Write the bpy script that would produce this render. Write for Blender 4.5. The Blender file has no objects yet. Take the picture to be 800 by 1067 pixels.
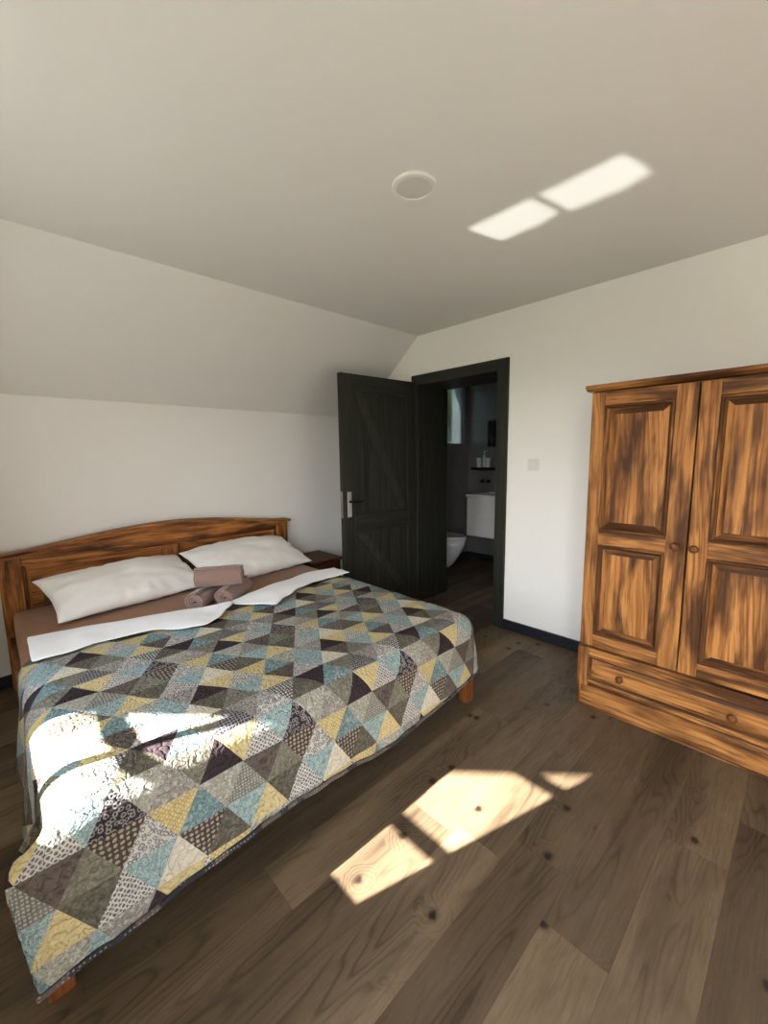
import bpy, bmesh, math, random
from mathutils import Vector, Matrix, noise
random.seed(7)
SC = bpy.context.scene
COL = SC.collection
PI = math.pi

# ------------------------------------------------------------------ helpers
class MB:
    """collects geometry (world coordinates) for ONE mesh object"""
    def __init__(self):
        self.v = []; self.f = []; self.m = []; self.uv = None
    def quad(self, pts, m=0):
        i = len(self.v); self.v += [tuple(p) for p in pts]
        self.f.append(tuple(range(i, i + len(pts)))); self.m.append(m)
    def box(self, x0, x1, y0, y1, z0, z1, m=0):
        i = len(self.v)
        self.v += [(x0,y0,z0),(x1,y0,z0),(x1,y1,z0),(x0,y1,z0),(x0,y0,z1),(x1,y0,z1),(x1,y1,z1),(x0,y1,z1)]
        for q in ((0,3,2,1),(4,5,6,7),(0,1,5,4),(1,2,6,5),(2,3,7,6),(3,0,4,7)):
            self.f.append(tuple(i + k for k in q)); self.m.append(m)
        return self
    def prism(self, poly, axis, a, b, m=0):
        """poly: list of 2-D points in the two other axes (cyclic order), extruded along axis from a to b"""
        def P(p, t):
            if axis == 0: return (t, p[0], p[1])
            if axis == 1: return (p[0], t, p[1])
            return (p[0], p[1], t)
        n = len(poly); i = len(self.v)
        self.v += [P(p, a) for p in poly] + [P(p, b) for p in poly]
        self.f.append(tuple(i + k for k in range(n))); self.m.append(m)
        self.f.append(tuple(i + n + k for k in reversed(range(n)))); self.m.append(m)
        for k in range(n):
            k2 = (k + 1) % n
            self.f.append((i + k, i + n + k, i + n + k2, i + k2)); self.m.append(m)
        return self
    def lathe(self, prof, c, axis=2, n=24, m=0, sx=1.0, sy=1.0):
        """prof: list of (radius, height along axis); closed with caps"""
        i = len(self.v)
        for r, h in prof:
            for k in range(n):
                a = 2 * PI * k / n; p, q = r * math.cos(a) * sx, r * math.sin(a) * sy
                if axis == 2: self.v.append((c[0]+p, c[1]+q, c[2]+h))
                elif axis == 1: self.v.append((c[0]+p, c[1]+h, c[2]+q))
                else: self.v.append((c[0]+h, c[1]+p, c[2]+q))
        for j in range(len(prof) - 1):
            for k in range(n):
                k2 = (k + 1) % n
                self.f.append((i+j*n+k, i+j*n+k2, i+(j+1)*n+k2, i+(j+1)*n+k)); self.m.append(m)
        self.f.append(tuple(i + k for k in reversed(range(n)))); self.m.append(m)
        b = i + (len(prof) - 1) * n
        self.f.append(tuple(b + k for k in range(n))); self.m.append(m)
        return self
    def build(self, name, mats, parent=None, local=False, smooth=False, bevel=0.0, solid=None, sub=0):
        me = bpy.data.meshes.new(name)
        off = Vector((0, 0, 0)) if (local or parent is None) else parent.matrix_world.translation if parent.parent is None else ROOTLOC[parent.name]
        if parent is not None and not local: off = ROOTLOC.get(parent.name, off)
        me.from_pydata([tuple(Vector(v) - off) for v in self.v], [], self.f)
        if not isinstance(mats, (list, tuple)): mats = [mats]
        for m in mats: me.materials.append(m)
        for p, k in zip(me.polygons, self.m): p.material_index = k; p.use_smooth = smooth
        bm = bmesh.new(); bm.from_mesh(me)
        bmesh.ops.recalc_face_normals(bm, faces=bm.faces); bm.to_mesh(me); bm.free()
        o = bpy.data.objects.new(name, me); COL.objects.link(o)
        if parent is not None:
            o.parent = parent; ROOTLOC[o.name] = Vector(off)
        else: ROOTLOC[o.name] = Vector((0, 0, 0))
        if bevel:
            b = o.modifiers.new('bevel', 'BEVEL'); b.width = bevel; b.segments = 2; b.limit_method = 'ANGLE'; b.angle_limit = math.radians(40)
            b.harden_normals = False
        if solid is not None:
            s = o.modifiers.new('solid', 'SOLIDIFY'); s.thickness = solid; s.offset = -1
        if sub:
            s = o.modifiers.new('sub', 'SUBSURF'); s.levels = sub; s.render_levels = sub
        return o
ROOTLOC = {}

def tag(o, label=None, cat=None, group=None, kind=None):
    if label: o['label'] = label
    if cat: o['category'] = cat
    if group: o['group'] = group
    if kind: o['kind'] = kind
    return o
def thing(name, label, cat, loc, rotz=0.0, group=None, kind=None):
    o = bpy.data.objects.new(name, None); COL.objects.link(o)
    o.location = loc; o.rotation_euler = (0, 0, rotz); o.empty_display_size = .1
    ROOTLOC[o.name] = Vector(loc)
    return tag(o, label, cat, group, kind)
def interp(tab, x):
    if x <= tab[0][0]: return tab[0][1]
    for (a, b), (c, d) in zip(tab, tab[1:]):
        if x <= c:
            t = (x - a) / (c - a); t = t * t * (3 - 2 * t) * .5 + t * .5
            return b + (d - b) * t
    return tab[-1][1]

# ------------------------------------------------------------------ node helpers
class NT:
    def __init__(self, name):
        self.mat = bpy.data.materials.new(name); self.mat.use_nodes = True
        self.t = self.mat.node_tree; self.t.nodes.clear()
        self.out = self.t.nodes.new('ShaderNodeOutputMaterial')
    def n(self, typ, **kw):
        nd = self.t.nodes.new(typ)
        for k, v in kw.items(): setattr(nd, k, v)
        return nd
    def put(self, sock, val):
        if val is None: return
        if hasattr(val, 'is_output'): self.t.links.new(val, sock)
        else:
            if isinstance(val, (tuple, list)) and len(val) == 3 and sock.type == 'RGBA': val = (*val, 1)
            sock.default_value = val
    def math(self, op, a, b=None, c=None, clamp=False):
        nd = self.n('ShaderNodeMath', operation=op); nd.use_clamp = clamp
        for i, v in enumerate((a, b, c)):
            if v is not None: self.put(nd.inputs[i], v)
        return nd.outputs[0]
    def mix(self, fac, a, b, blend='MIX'):
        nd = self.n('ShaderNodeMix', data_type='RGBA', blend_type=blend)
        self.put(nd.inputs[0], fac); self.put(nd.inputs[6], a); self.put(nd.inputs[7], b)
        return nd.outputs[2]
    def ramp(self, fac, stops, interp='LINEAR'):
        nd = self.n('ShaderNodeValToRGB'); nd.color_ramp.interpolation = interp
        e = nd.color_ramp.elements
        while len(e) < len(stops): e.new(.5)
        for k, (p, c) in zip(e, stops):
            k.position = p
            k.color = (c, c, c, 1) if isinstance(c, (int, float)) else (*c, 1)
        self.put(nd.inputs[0], fac)
        return nd.outputs[0]
    def mapping(self, vec, scale=(1,1,1), loc=(0,0,0), rot=(0,0,0)):
        nd = self.n('ShaderNodeMapping'); self.put(nd.inputs[0], vec)
        self.put(nd.inputs[1], loc); self.put(nd.inputs[2], rot); self.put(nd.inputs[3], scale)
        return nd.outputs[0]
    def noise(self, vec, scale=1.0, detail=3.0, rough=.5, dist=0.0):
        nd = self.n('ShaderNodeTexNoise'); self.put(nd.inputs['Vector'], vec)
        nd.inputs['Scale'].default_value = scale; nd.inputs['Detail'].default_value = detail
        nd.inputs['Roughness'].default_value = rough; nd.inputs['Distortion'].default_value = dist
        return nd.outputs[0]
    def voronoi(self, vec, scale=1.0, rnd=1.0, feature='F1', dim='3D'):
        nd = self.n('ShaderNodeTexVoronoi', feature=feature, voronoi_dimensions=dim); self.put(nd.inputs['Vector'], vec)
        nd.inputs['Scale'].default_value = scale; nd.inputs['Randomness'].default_value = rnd
        return nd.outputs[0]
    def vadd(self, a, b):
        nd = self.n('ShaderNodeVectorMath', operation='ADD'); self.put(nd.inputs[0], a); self.put(nd.inputs[1], b)
        return nd.outputs[0]
    def vscale(self, a, s):
        nd = self.n('ShaderNodeVectorMath', operation='SCALE'); self.put(nd.inputs[0], a); self.put(nd.inputs[3], s)
        return nd.outputs[0]
    def bump(self, h, strength=.3, dist=.01):
        nd = self.n('ShaderNodeBump'); self.put(nd.inputs['Height'], h)
        nd.inputs['Strength'].default_value = strength; nd.inputs['Distance'].default_value = dist
        return nd.outputs[0]
    def bsdf(self, color, rough=.6, normal=None, metal=0.0, spec=.5, sheen=0.0, trans=0.0):
        b = self.n('ShaderNodeBsdfPrincipled')
        self.put(b.inputs['Base Color'], color); self.put(b.inputs['Roughness'], rough)
        b.inputs['Metallic'].default_value = metal; b.inputs['Specular IOR Level'].default_value = spec
        b.inputs['Sheen Weight'].default_value = sheen; b.inputs['Transmission Weight'].default_value = trans
        if normal is not None: self.put(b.inputs['Normal'], normal)
        self.t.links.new(b.outputs[0], self.out.inputs[0])
        return self.mat
    def obj(self): return self.n('ShaderNodeTexCoord').outputs['Object']
    def uv(self): return self.n('ShaderNodeTexCoord').outputs['UV']
    def island(self): return self.n('ShaderNodeNewGeometry').outputs['Random Per Island']

def paint(name, col, rough=.85, bump=.06):
    t = NT(name); h = t.noise(t.obj(), 260, 2)
    return t.bsdf(col, rough, t.bump(h, bump, .002), spec=.25)

def scorched(name, axis, light=(.56,.265,.080), mid=(.33,.135,.037), dark=(.060,.021,.008), burn=.5, rough=.5):
    """oiled, flame scorched softwood; grain runs along `axis`"""
    t = NT(name)
    isl = t.n('ShaderNodeCombineXYZ'); r = t.island()
    t.put(isl.inputs[0], t.math('MULTIPLY', r, 13.7)); t.put(isl.inputs[1], t.math('MULTIPLY', r, 7.1)); t.put(isl.inputs[2], t.math('MULTIPLY', r, 9.3))
    base = t.vadd(t.obj(), isl.outputs[0])
    def st(across, along, b=None):
        s = [across] * 3; s[axis] = along
        return t.mapping(b if b is not None else base, tuple(s))
    nz = t.n('ShaderNodeTexNoise'); t.put(nz.inputs['Vector'], st(5, 1.3)); nz.inputs['Scale'].default_value = 1; nz.inputs['Detail'].default_value = 2
    warp = nz.outputs[1]
    wb_ = t.vadd(base, t.vscale(warp, .07))
    wn = t.n('ShaderNodeTexWave', wave_type='BANDS', bands_direction='DIAGONAL')
    t.put(wn.inputs['Vector'], st(1, .05, wb_)); wn.inputs['Scale'].default_value = 30; wn.inputs['Distortion'].default_value = 3
    wn.inputs['Detail'].default_value = 2.0; wn.inputs['Detail Scale'].default_value = 1.2
    rings = wn.outputs[1]
    fine = t.noise(st(190, 3.5, wb_), 1, 3, .6)
    streak = t.noise(st(34, 1.3, wb_), 1, 3, .6)
    patch = t.noise(st(10.5, 2.7), 1, 3, .55, .3)
    patch2 = t.noise(st(30, 3.5), 1, 2, .5)
    ringsel = t.ramp(t.noise(st(11, 1.6), 1, 1), [(.42, .10), (.60, .8)])
    c = t.mix(t.math('MULTIPLY', t.ramp(rings, [(.45, 0.0), (.92, 1.0)]), ringsel), light, tuple(k * .8 for k in mid))
    c = t.mix(t.ramp(streak, [(.40, 0.0), (.64, .80)]), c, mid)
    c = t.mix(t.ramp(fine, [(.52, 0.0), (.70, .50)]), c, dark)
    bm_ = t.math('ADD', t.math('ADD', t.math('MULTIPLY', patch, .62), t.math('MULTIPLY', patch2, .20)), t.math('ADD', t.math('MULTIPLY', streak, .12), t.math('MULTIPLY', fine, .08)))
    lo = .58 - .16 * burn
    c = t.mix(t.ramp(bm_, [(lo, 0.0), (lo + .07, .52), (lo + .14, .88)]), c, dark)
    h = t.math('ADD', t.math('MULTIPLY', fine, .5), t.math('MULTIPLY', rings, .3))
    return t.bsdf(c, rough, t.bump(h, .25, .003), spec=.16)

def darkwood(name, axis, c0=(.012,.013,.010), c1=(.034,.034,.026)):
    t = NT(name)
    isl = t.n('ShaderNodeCombineXYZ'); r = t.island()
    t.put(isl.inputs[0], t.math('MULTIPLY', r, 5.7)); t.put(isl.inputs[1], t.math('MULTIPLY', r, 3.1)); t.put(isl.inputs[2], t.math('MULTIPLY', r, 4.3))
    base = t.vadd(t.obj(), isl.outputs[0])
    s = [40] * 3; s[axis] = 1.5
    g = t.noise(t.mapping(base, tuple(s)), 1, 4, .6, .6)
    s2 = [7] * 3; s2[axis] = .8
    p = t.noise(t.mapping(base, tuple(s2)), 1, 2)
    c = t.mix(t.ramp(g, [(.35, 0.0), (.7, 1.0)]), c0, c1)
    c = t.mix(t.ramp(p, [(.4, 0.0), (.7, .5)]), c, (.026, .025, .016))
    return t.bsdf(c, .5, t.bump(g, .3, .003), spec=.22)

def plain(name, col, rough=.5, metal=0.0, spec=.5, var=0.0):
    t = NT(name)
    if var:
        g = t.noise(t.obj(), 14, 3); c = t.mix(t.ramp(g, [(.35, 0.0), (.7, 1.0)]), tuple(k * (1 - var) for k in col), tuple(min(1, k * (1 + var)) for k in col))
    else: c = col
    h = t.noise(t.obj(), 120, 2)
    return t.bsdf(c, rough, t.bump(h, .03, .001), metal, spec)

def cloth(name, col, scale=900, bump=.12, rough=.9, sheen=.2, var=.08):
    t = NT(name); o = t.obj()
    w = t.noise(o, scale, 2); big = t.noise(o, 9, 3)
    c = t.mix(t.ramp(big, [(.3, 0.0), (.7, 1.0)]), tuple(k * (1 - var) for k in col), tuple(min(.92, k * (1 + var)) for k in col))
    return t.bsdf(c, rough, t.bump(w, bump, .002), spec=.15, sheen=sheen)

def terry(name, col):
    t = NT(name); o = t.obj()
    w = t.voronoi(o, 420); b = t.noise(o, 60, 3)
    c = t.mix(t.ramp(w, [(.1, 0.0), (.7, 1.0)]), tuple(k * 1.15 for k in col), tuple(k * .75 for k in col))
    h = t.math('ADD', t.math('MULTIPLY', w, -.6), b)
    return t.bsdf(c, .95, t.bump(h, .5, .004), spec=.1, sheen=.4)

def glass(name, fac=.07):
    t = NT(name)
    tr = t.n('ShaderNodeBsdfTransparent'); gl = t.n('ShaderNodeBsdfGlossy'); gl.inputs['Roughness'].default_value = .02
    mx = t.n('ShaderNodeMixShader'); mx.inputs[0].default_value = fac
    t.t.links.new(tr.outputs[0], mx.inputs[1]); t.t.links.new(gl.outputs[0], mx.inputs[2]); t.t.links.new(mx.outputs[0], t.out.inputs[0])
    return t.mat

M = {}
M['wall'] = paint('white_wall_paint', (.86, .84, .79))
M['ceil'] = paint('shaded_white_ceiling_paint', (.69, .68, .655))  # same white paint, greyed to put the ceiling's and slope's shade into the colour
M['knee'] = paint('shaded_white_knee_paint', (.72, .705, .68))  # wall white again, darkened so the colour carries the low wall's dimmer light
M['base'] = plain('navy_black_skirting', (.012, .014, .020), .45)
WB = dict(light=(.46,.205,.060), mid=(.22,.080,.019), dark=(.036,.012,.005), burn=.72)
M['sx'] = scorched('scorched_pine_x', 0, **WB); M['sy'] = scorched('scorched_pine_y', 1, **WB); M['sz'] = scorched('scorched_pine_z', 2, **WB)
BR = dict(light=(.44,.175,.046), mid=(.22,.075,.019), dark=(.028,.010,.005), burn=.70)
M['bx'] = scorched('bed_pine_x', 0, **BR); M['by'] = scorched('bed_pine_y', 1, **BR); M['bz'] = scorched('bed_pine_z', 2, **BR)
NSB = dict(light=(.10,.036,.014), mid=(.065,.024,.010), dark=(.022,.009,.005), burn=.4)
M['ny'] = scorched('nightstand_pine_y', 1, **NSB); M['nz'] = scorched('nightstand_pine_z', 2, **NSB)
M['leg'] = scorched('bed_leg_pine', 2, light=(.20,.062,.018), mid=(.13,.038,.011), dark=(.06,.016,.006), burn=.2)
M['mould'] = scorched('scorched_moulding_v', 2, light=(.33,.145,.042), mid=(.20,.08,.024), dark=(.035,.013,.006), burn=1.25)
M['mouldx'] = scorched('scorched_moulding_h', 0, light=(.33,.145,.042), mid=(.20,.08,.024), dark=(.035,.013,.006), burn=1.25)
M['knob'] = scorched('scorched_knob', 1, light=(.17,.062,.02), mid=(.11,.04,.014), dark=(.05,.018,.008), burn=.3)
M['dz'] = darkwood('dark_green_wood_z', 2); M['dx'] = darkwood('dark_green_wood_x', 0); M['dy'] = darkwood('dark_green_wood_y', 1)
M['steel'] = plain('brushed_steel', (.52, .50, .46), .32, 1.0)
M['black'] = plain('black_metal', (.012, .012, .013), .4, .6)
M['white'] = plain('white_plastic', (.74, .72, .68), .4)
M['lampglass'] = plain('opal_lamp_cover', (.60, .59, .56), .35)
M['winwhite'] = plain('white_window_frame', (.78, .77, .75), .35)
M['sheet'] = cloth('brown_fitted_sheet', (.25, .098, .026))
M['linen'] = cloth('white_cotton', (.79, .77, .74), bump=.05, var=.03)
M['duvet'] = cloth('white_duvet_cotton', (.84, .83, .82), bump=.05, var=.02)
M['towel'] = terry('dusty_rose_terry', (.27, .165, .135))
M['glass'] = glass('window_glass')
M['tilewall'] = None

# ------------------------------------------------------------------ camera
F = 431.1
cam = bpy.data.cameras.new('camera'); co = bpy.data.objects.new('camera', cam); COL.objects.link(co)
cam.sensor_fit = 'VERTICAL'; cam.sensor_height = 36.0; cam.sensor_width = 27.0; cam.lens = F / 1067 * 36.0
cam.clip_start = .02
r_ = Vector((0.69278, 0.72099121, -0.01508446)); u_ = Vector((-0.08666133, 0.10399966, 0.99079457)); f_ = Vector((-0.71592296, 0.68509543, -0.13453094))
m = Matrix((r_, u_, -f_)).transposed().to_4x4(); m.translation = Vector((3.33090563, -2.86205424, 1.379738))
co.matrix_world = m
SC.camera = co

# ------------------------------------------------------------------ room shell
H = 2.416; XS = .8025; ZK = 1.771; YG = -3.35; XR = 4.75; YGO = -3.65
OX0, OX1, OZ = .80, 1.63, 2.02            # rough door opening in the far wall
WT = .40                                   # thickness of the far wall
S = lambda o: tag(o, kind='structure')

def floor_mesh(name, x0, x1, y0, y1, seed, tones, joints, z=0.0):
    rng = random.Random(seed); w = .1825; g = .0004
    me = bpy.data.meshes.new(name); V = []; Fc = []; uv = []; colr = []
    n0 = math.floor((x0 - 2.697) / w)
    n1 = math.ceil((x1 - 2.697) / w)
    for r in range(n0, n1):
        a, b = 2.697 + r * w, 2.697 + (r + 1) * w
        ca, cb = max(a, x0), min(b, x1)
        if cb - ca < .004: continue
        js = joints.get(r)
        start = js if js is not None else y0 - rng.random() * 1.28
        while start > y0: start -= 1.28
        y = start; k = 0
        while y < y1:
            e = y + 1.28
            p, q = max(y, y0), min(e, y1)
            tone = rng.random()
            for (rr, yy), tv in tones.items():
                if rr == r and y <= yy < e: tone = tv
            hue, ofs = rng.random(), rng.random()
            if q - p > .004:
                i = len(V)
                V += [(ca + g, p + g, z), (cb - g, p + g, z), (cb - g, q - g, z), (ca + g, q - g, z)]
                Fc.append((i, i + 1, i + 2, i + 3))
                uv += [(ca - a, p - y), (cb - a, p - y), (cb - a, q - y), (ca - a, q - y)]
                colr += [(tone, hue, ofs, 1)] * 4
            y = e
    i = len(V); V += [(x0, y0, z - .0015), (x1, y0, z - .0015), (x1, y1, z - .0015), (x0, y1, z - .0015)]; Fc.append((i, i+1, i+2, i+3))
    uv += [(0, 0)] * 4; colr += [(0, 0, 0, 1)] * 4
    j = len(V); V += [(x0, y0, z - .2), (x1, y0, z - .2), (x1, y1, z - .2), (x0, y1, z - .2)]; Fc.append((j+3, j+2, j+1, j)); uv += [(0, 0)] * 4; colr += [(0, 0, 0, 1)] * 4
    for k in range(4):
        k2 = (k + 1) % 4
        Fc.append((i + k, j + k, j + k2, i + k2)); uv += [(0, 0)] * 4; colr += [(0, 0, 0, 1)] * 4
    me.from_pydata(V, [], Fc)
    me.uv_layers.new(name='UVMap'); me.color_attributes.new('plank', 'FLOAT_COLOR', 'CORNER')
    l = me.uv_layers['UVMap']; at = me.color_attributes['plank']
    for k, (a, c) in enumerate(zip(uv, colr)):
        l.data[k].uv = a; at.data[k].color = c
    o = bpy.data.objects.new(name, me); COL.objects.link(o)
    me.materials.append(M['floor']); me.materials.append(M['gap'])
    for p in me.polygons[len(Fc) - 6:]: p.material_index = 1
    return S(o)

def floor_mat():
    t = NT('oak_vinyl_planks')
    at = t.n('ShaderNodeAttribute', attribute_name='plank'); sp = t.n('ShaderNodeSeparateColor'); t.t.links.new(at.outputs['Color'], sp.inputs[0])
    tone, hue, ofs = sp.outputs
    off = t.n('ShaderNodeCombineXYZ'); t.put(off.inputs[0], t.math('MULTIPLY', ofs, 17)); t.put(off.inputs[1], t.math('MULTIPLY', ofs, 31)); t.put(off.inputs[2], t.math('MULTIPLY', hue, 11))
    v = t.vadd(t.uv(), off.outputs[0])
    # knots bend the grain around them
    kc = t.mapping(t.vadd(v, t.vscale(t.noise(v, 30, 2), .02)), (4.4, 3.9, 1))
    kd = t.voronoi(kc, 1, 1.0, dim='2D')
    ksel = t.ramp(t.noise(t.mapping(v, (2.1, 2.3, 1)), 1, 0), [(.56, 0.0), (.60, 1.0)])
    knotf = t.math('MULTIPLY', t.ramp(kd, [(.0, 1.0), (.30, 0.0)], 'EASE'), ksel)
    wrp = t.noise(t.mapping(v, (9, 2.6, 1)), 1, 3)
    field = t.noise(t.mapping(v, (8.5, 1.0, 1)), 1, 1.0, .4)
    field = t.math('ADD', field, t.math('MULTIPLY', wrp, .10))
    field = t.math('ADD', field, t.math('MULTIPLY', knotf, .22))
    con = t.math('FRACT', t.math('MULTIPLY', field, 17))
    con = t.ramp(con, [(.0, 1.0), (.22, .15), (.75, 0.0), (1.0, 1.0)])
    zone = t.ramp(t.noise(t.mapping(v, (7.5, .85, 1)), 1, 2, .45), [(.44, 0.0), (.62, 1.0)])
    mott = t.noise(t.mapping(v, (15, 4.5, 1)), 1, 4, .6)
    pores = t.noise(t.mapping(t.vadd(v, t.vscale(wrp, .03)), (230, 9, 1)), 1, 3, .6)
    lightc = t.mix(tone, (.074, .047, .027), (.235, .162, .094))
    lightc = t.mix(t.math('MULTIPLY', hue, .30), lightc, (.135, .097, .062))
    darkc = t.vscale(lightc, .36)
    c = t.mix(t.ramp(mott, [(.30, .38), (.68, 0.0)]), lightc, darkc)
    c = t.mix(t.math('MULTIPLY', zone, .58), c, darkc)
    c = t.mix(t.math('MULTIPLY', con, t.math('ADD', t.math('MULTIPLY', zone, .62), .12)), c, t.vscale(lightc, .2))
    c = t.mix(t.ramp(pores, [(.50, 0.0), (.72, .38)]), c, darkc)
    c = t.mix(t.ramp(pores, [(.26, .20), (.42, 0.0)]), c, t.vscale(lightc, 1.35))
    kn = t.math('MULTIPLY', t.ramp(kd, [(.025, 1.0), (.05, .75), (.075, .25), (.12, 0.0)]), ksel)
    c = t.mix(kn, c, (.016, .010, .006))
    h = t.math('ADD', t.math('MULTIPLY', pores, .6), t.math('MULTIPLY', kn, -.6))
    ro = t.ramp(pores, [(.3, .46), (.8, .62)])
    return t.bsdf(c, ro, t.bump(h, .12, .002), spec=.24)
M['floor'] = floor_mat(); M['gap'] = plain('plank_gap', (.035, .026, .018), .8)

tones = {(-1, -2): .90, (0, -2): .30, (0, -1): .40, (1, -2.2): .80, (1, -1): .42, (2, -1.7): .66, (2, -.7): .62, (3, -1.5): .18, (-2, -2.2): .42, (-3, -2.4): .62, (-4, -2.4): .30,
         (-2, -.8): .62, (-1, -.7): .52, (-3, -.5): .48}
joints = {1: -1.801, 2: -1.227, -3: -1.04, -4: -.256, -1: -3.0, 0: -2.9}
floor_mesh('floor', 0.0, XR, YG, 0.012, 5, tones, joints)

wb = MB()
wb.box(-.2, OX0, 0, WT, 0, 2.62).box(OX1, XR + .2, 0, WT, 0, 2.62).box(OX0, OX1, 0, WT, OZ, 2.62)
S(wb.build('wall_far', M['wall']))
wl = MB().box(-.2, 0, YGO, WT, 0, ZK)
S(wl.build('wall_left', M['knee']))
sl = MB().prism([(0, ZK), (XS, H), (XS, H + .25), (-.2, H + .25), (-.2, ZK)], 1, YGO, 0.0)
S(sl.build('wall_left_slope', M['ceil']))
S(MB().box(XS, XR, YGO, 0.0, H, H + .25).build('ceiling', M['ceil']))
S(MB().box(XR, XR + .2, YGO, WT, 0, 2.62).build('wall_right', M['wall']))

# gable wall behind the camera with a window and a glazed balcony door
W1 = (1.325, 2.10, .79, 1.99); W2 = (3.10, 4.40, .04, 2.20)
g = MB()
g.box(-.2, W1[0], YGO, YG, 0, H); g.box(W1[1], W2[0], YGO, YG, 0, H); g.box(W2[1], XR, YGO, YG, 0, H)
g.box(W1[0], W1[1], YGO, YG, 0, W1[2] - .02); g.box(W1[0], W1[1], YGO, YG, W1[3], H)
g.box(W2[0], W2[1], YGO, YG, 0, W2[2]); g.box(W2[0], W2[1], YGO, YG, W2[3], H)
S(g.build('wall_gable', M['wall']))

t_ = MB().box(W1[0], W1[1], YGO + .09, YG + .005, W1[2] - .02, W1[2])
S(t_.build('trim_1', plain('glossy_white_sill', (.76, .75, .72), .12))); 
# window by the bed: two panes wide, three rows
yg0, yg1 = -3.635, -3.605
gx = (1.357, 1.667, 1.697, 2.068); 
wf = MB()
wf.box(W1[0], gx[0], yg0 - .015, yg1 + .01, W1[2], W1[3]); wf.box(gx[3], W1[1], yg0 - .015, yg1 + .01, W1[2], W1[3])
wf.box(gx[0], gx[3], yg0 - .015, yg1, W1[2], .832); wf.box(gx[0], gx[3], yg0 - .015, yg1, 1.945, W1[3])
wf.box(gx[1], gx[2], yg0, yg1, .832, 1.945)
for zc in (1.178, 1.553):
    wf.box(gx[0], gx[3], yg0 + .003, yg1 - .003, zc - .019, zc + .019)
win = S(wf.build('window_1', M['winwhite']))
MB().box(gx[0] - .005, gx[3] + .005, -3.622, -3.618, .828, 1.95).build('pane', M['glass'], win)
# glazed balcony door
bd = MB(); x0, x1, z0, z1 = W2
for a, b in ((x0, x0 + .08), ((x0 + x1) / 2 - .07, (x0 + x1) / 2 + .07), (x1 - .08, x1)):
    bd.box(a, b, -3.58, -3.51, z0, z1)
bd.box(x0, x1, -3.58, -3.51, z0, z0 + .12); bd.box(x0, x1, -3.58, -3.51, z1 - .09, z1)
win2 = S(bd.build('window_2', M['winwhite']))
MB().box(x0 + .05, x1 - .05, -3.548, -3.542, z0 + .1, z1 - .07).build('pane', M['glass'], win2)

# unseen roof overhang, added and pitched so its verge cuts the sunbeam
T = .67
yo = -5.84
rf = MB()
zb = lambda x: 1.99 + .86 * x
rf.prism([(-1.0, zb(-1.0)), (2.6, zb(2.6)), (2.6, zb(2.6) + .28), (-1.0, zb(-1.0) + .28)], 1, yo, YGO)
S(rf.build('unseen_roof_overhang', plain('unseen_roof_boards', (.20, .12, .06), .7, var=.2)))

# skirting boards
S(MB().box(1.70, XR, -.015, 0.0, 0, .081).build('baseboard_far', M['base'], bevel=.003))
S(MB().box(0, .015, YG, 0.0, 0, .081).build('baseboard_left', M['base'], bevel=.003))
S(MB().box(0, .747, -.015, 0, 0, .081).build('baseboard_behind_door', M['base'], bevel=.003))

# dark casing and lining of the bathroom doorway
tr = MB()
tr.box(.742, .82, -.022, 0, 0, 2.082, 0); tr.box(1.612, 1.702, -.022, 0, 0, 2.082, 0); tr.box(.82, 1.612, -.022, 0, 1.995, 2.082, 1)
tr.box(OX0, .82, 0, WT + .01, 0, OZ, 0); tr.box(1.612, OX1, 0, WT + .01, 0, OZ, 0); tr.box(.82, 1.612, 0, WT + .01, 1.995, OZ, 1)
S(tr.build('trim_3', [M['dz'], M['dx']], bevel=.003))

# ------------------------------------------------------------------ bathroom beyond the door
def tiles():
    t = NT('grey_bathroom_tiles'); o = t.obj()
    br = t.n('ShaderNodeTexBrick'); mp = t.mapping(o, (1, 1, 1)); 
    cx = t.n('ShaderNodeSeparateXYZ'); t.t.links.new(o, cx.inputs[0])
    cb = t.n('ShaderNodeCombineXYZ'); t.put(cb.inputs[0], t.math('ADD', cx.outputs[0], cx.outputs[1])); t.put(cb.inputs[1], cx.outputs[2])
    t.t.links.new(cb.outputs[0], br.inputs['Vector'])
    br.offset = 0.0; br.inputs['Scale'].default_value = 1.0; br.inputs['Brick Width'].default_value = .6; br.inputs['Row Height'].default_value = .6
    br.inputs['Mortar Size'].default_value = .003; br.inputs['Color1'].default_value = (.15, .145, .14, 1); br.inputs['Color2'].default_value = (.135, .13, .126, 1); br.inputs['Mortar'].default_value = (.10, .10, .10, 1)
    n = t.noise(o, 5, 4); c = t.mix(t.ramp(n, [(.3, 0.0), (.7, .35)]), br.outputs[0], (.20, .195, .19))
    return t.bsdf(c, .35, spec=.4)
M['tile'] = tiles()
BX, BY = .10, 1.80
S(MB().box(BX - .2, BX, WT, 1.17, 0, 2.6).box(BX - .2, BX, 1.70, BY + .2, 0, 2.6).box(BX - .2, BX, 1.17, 1.70, 0, 1.51).box(BX - .2, BX, 1.17, 1.70, 2.27, 2.6).build('wall_bathroom_left', M['tile']))
S(MB().box(BX, 2.6, BY, BY + .2, 0, 2.6).build('wall_bathroom_far', M['tile']))
S(MB().box(2.4, 2.6, WT, BY, 0, 2.6).build('wall_bathroom_right', M['tile']))
S(MB().box(BX - .2, 2.6, WT, BY + .2, 2.42, 2.62).build('ceiling_bathroom', M['ceil']))
floor_mesh('floor_bathroom', BX, 2.4, 0.014, BY, 11, {}, {})
S(MB().box(BX, 2.4, BY - .012, BY, 0, .07).box(BX, BX + .012, WT, BY - .012, 0, .07).build('baseboard_bathroom', M['base'], bevel=.002))
bw = MB()
for a, b in ((1.17, 1.182), (1.688, 1.70)): bw.box(BX - .06, BX - .02, a, b, 1.51, 2.27)
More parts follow.
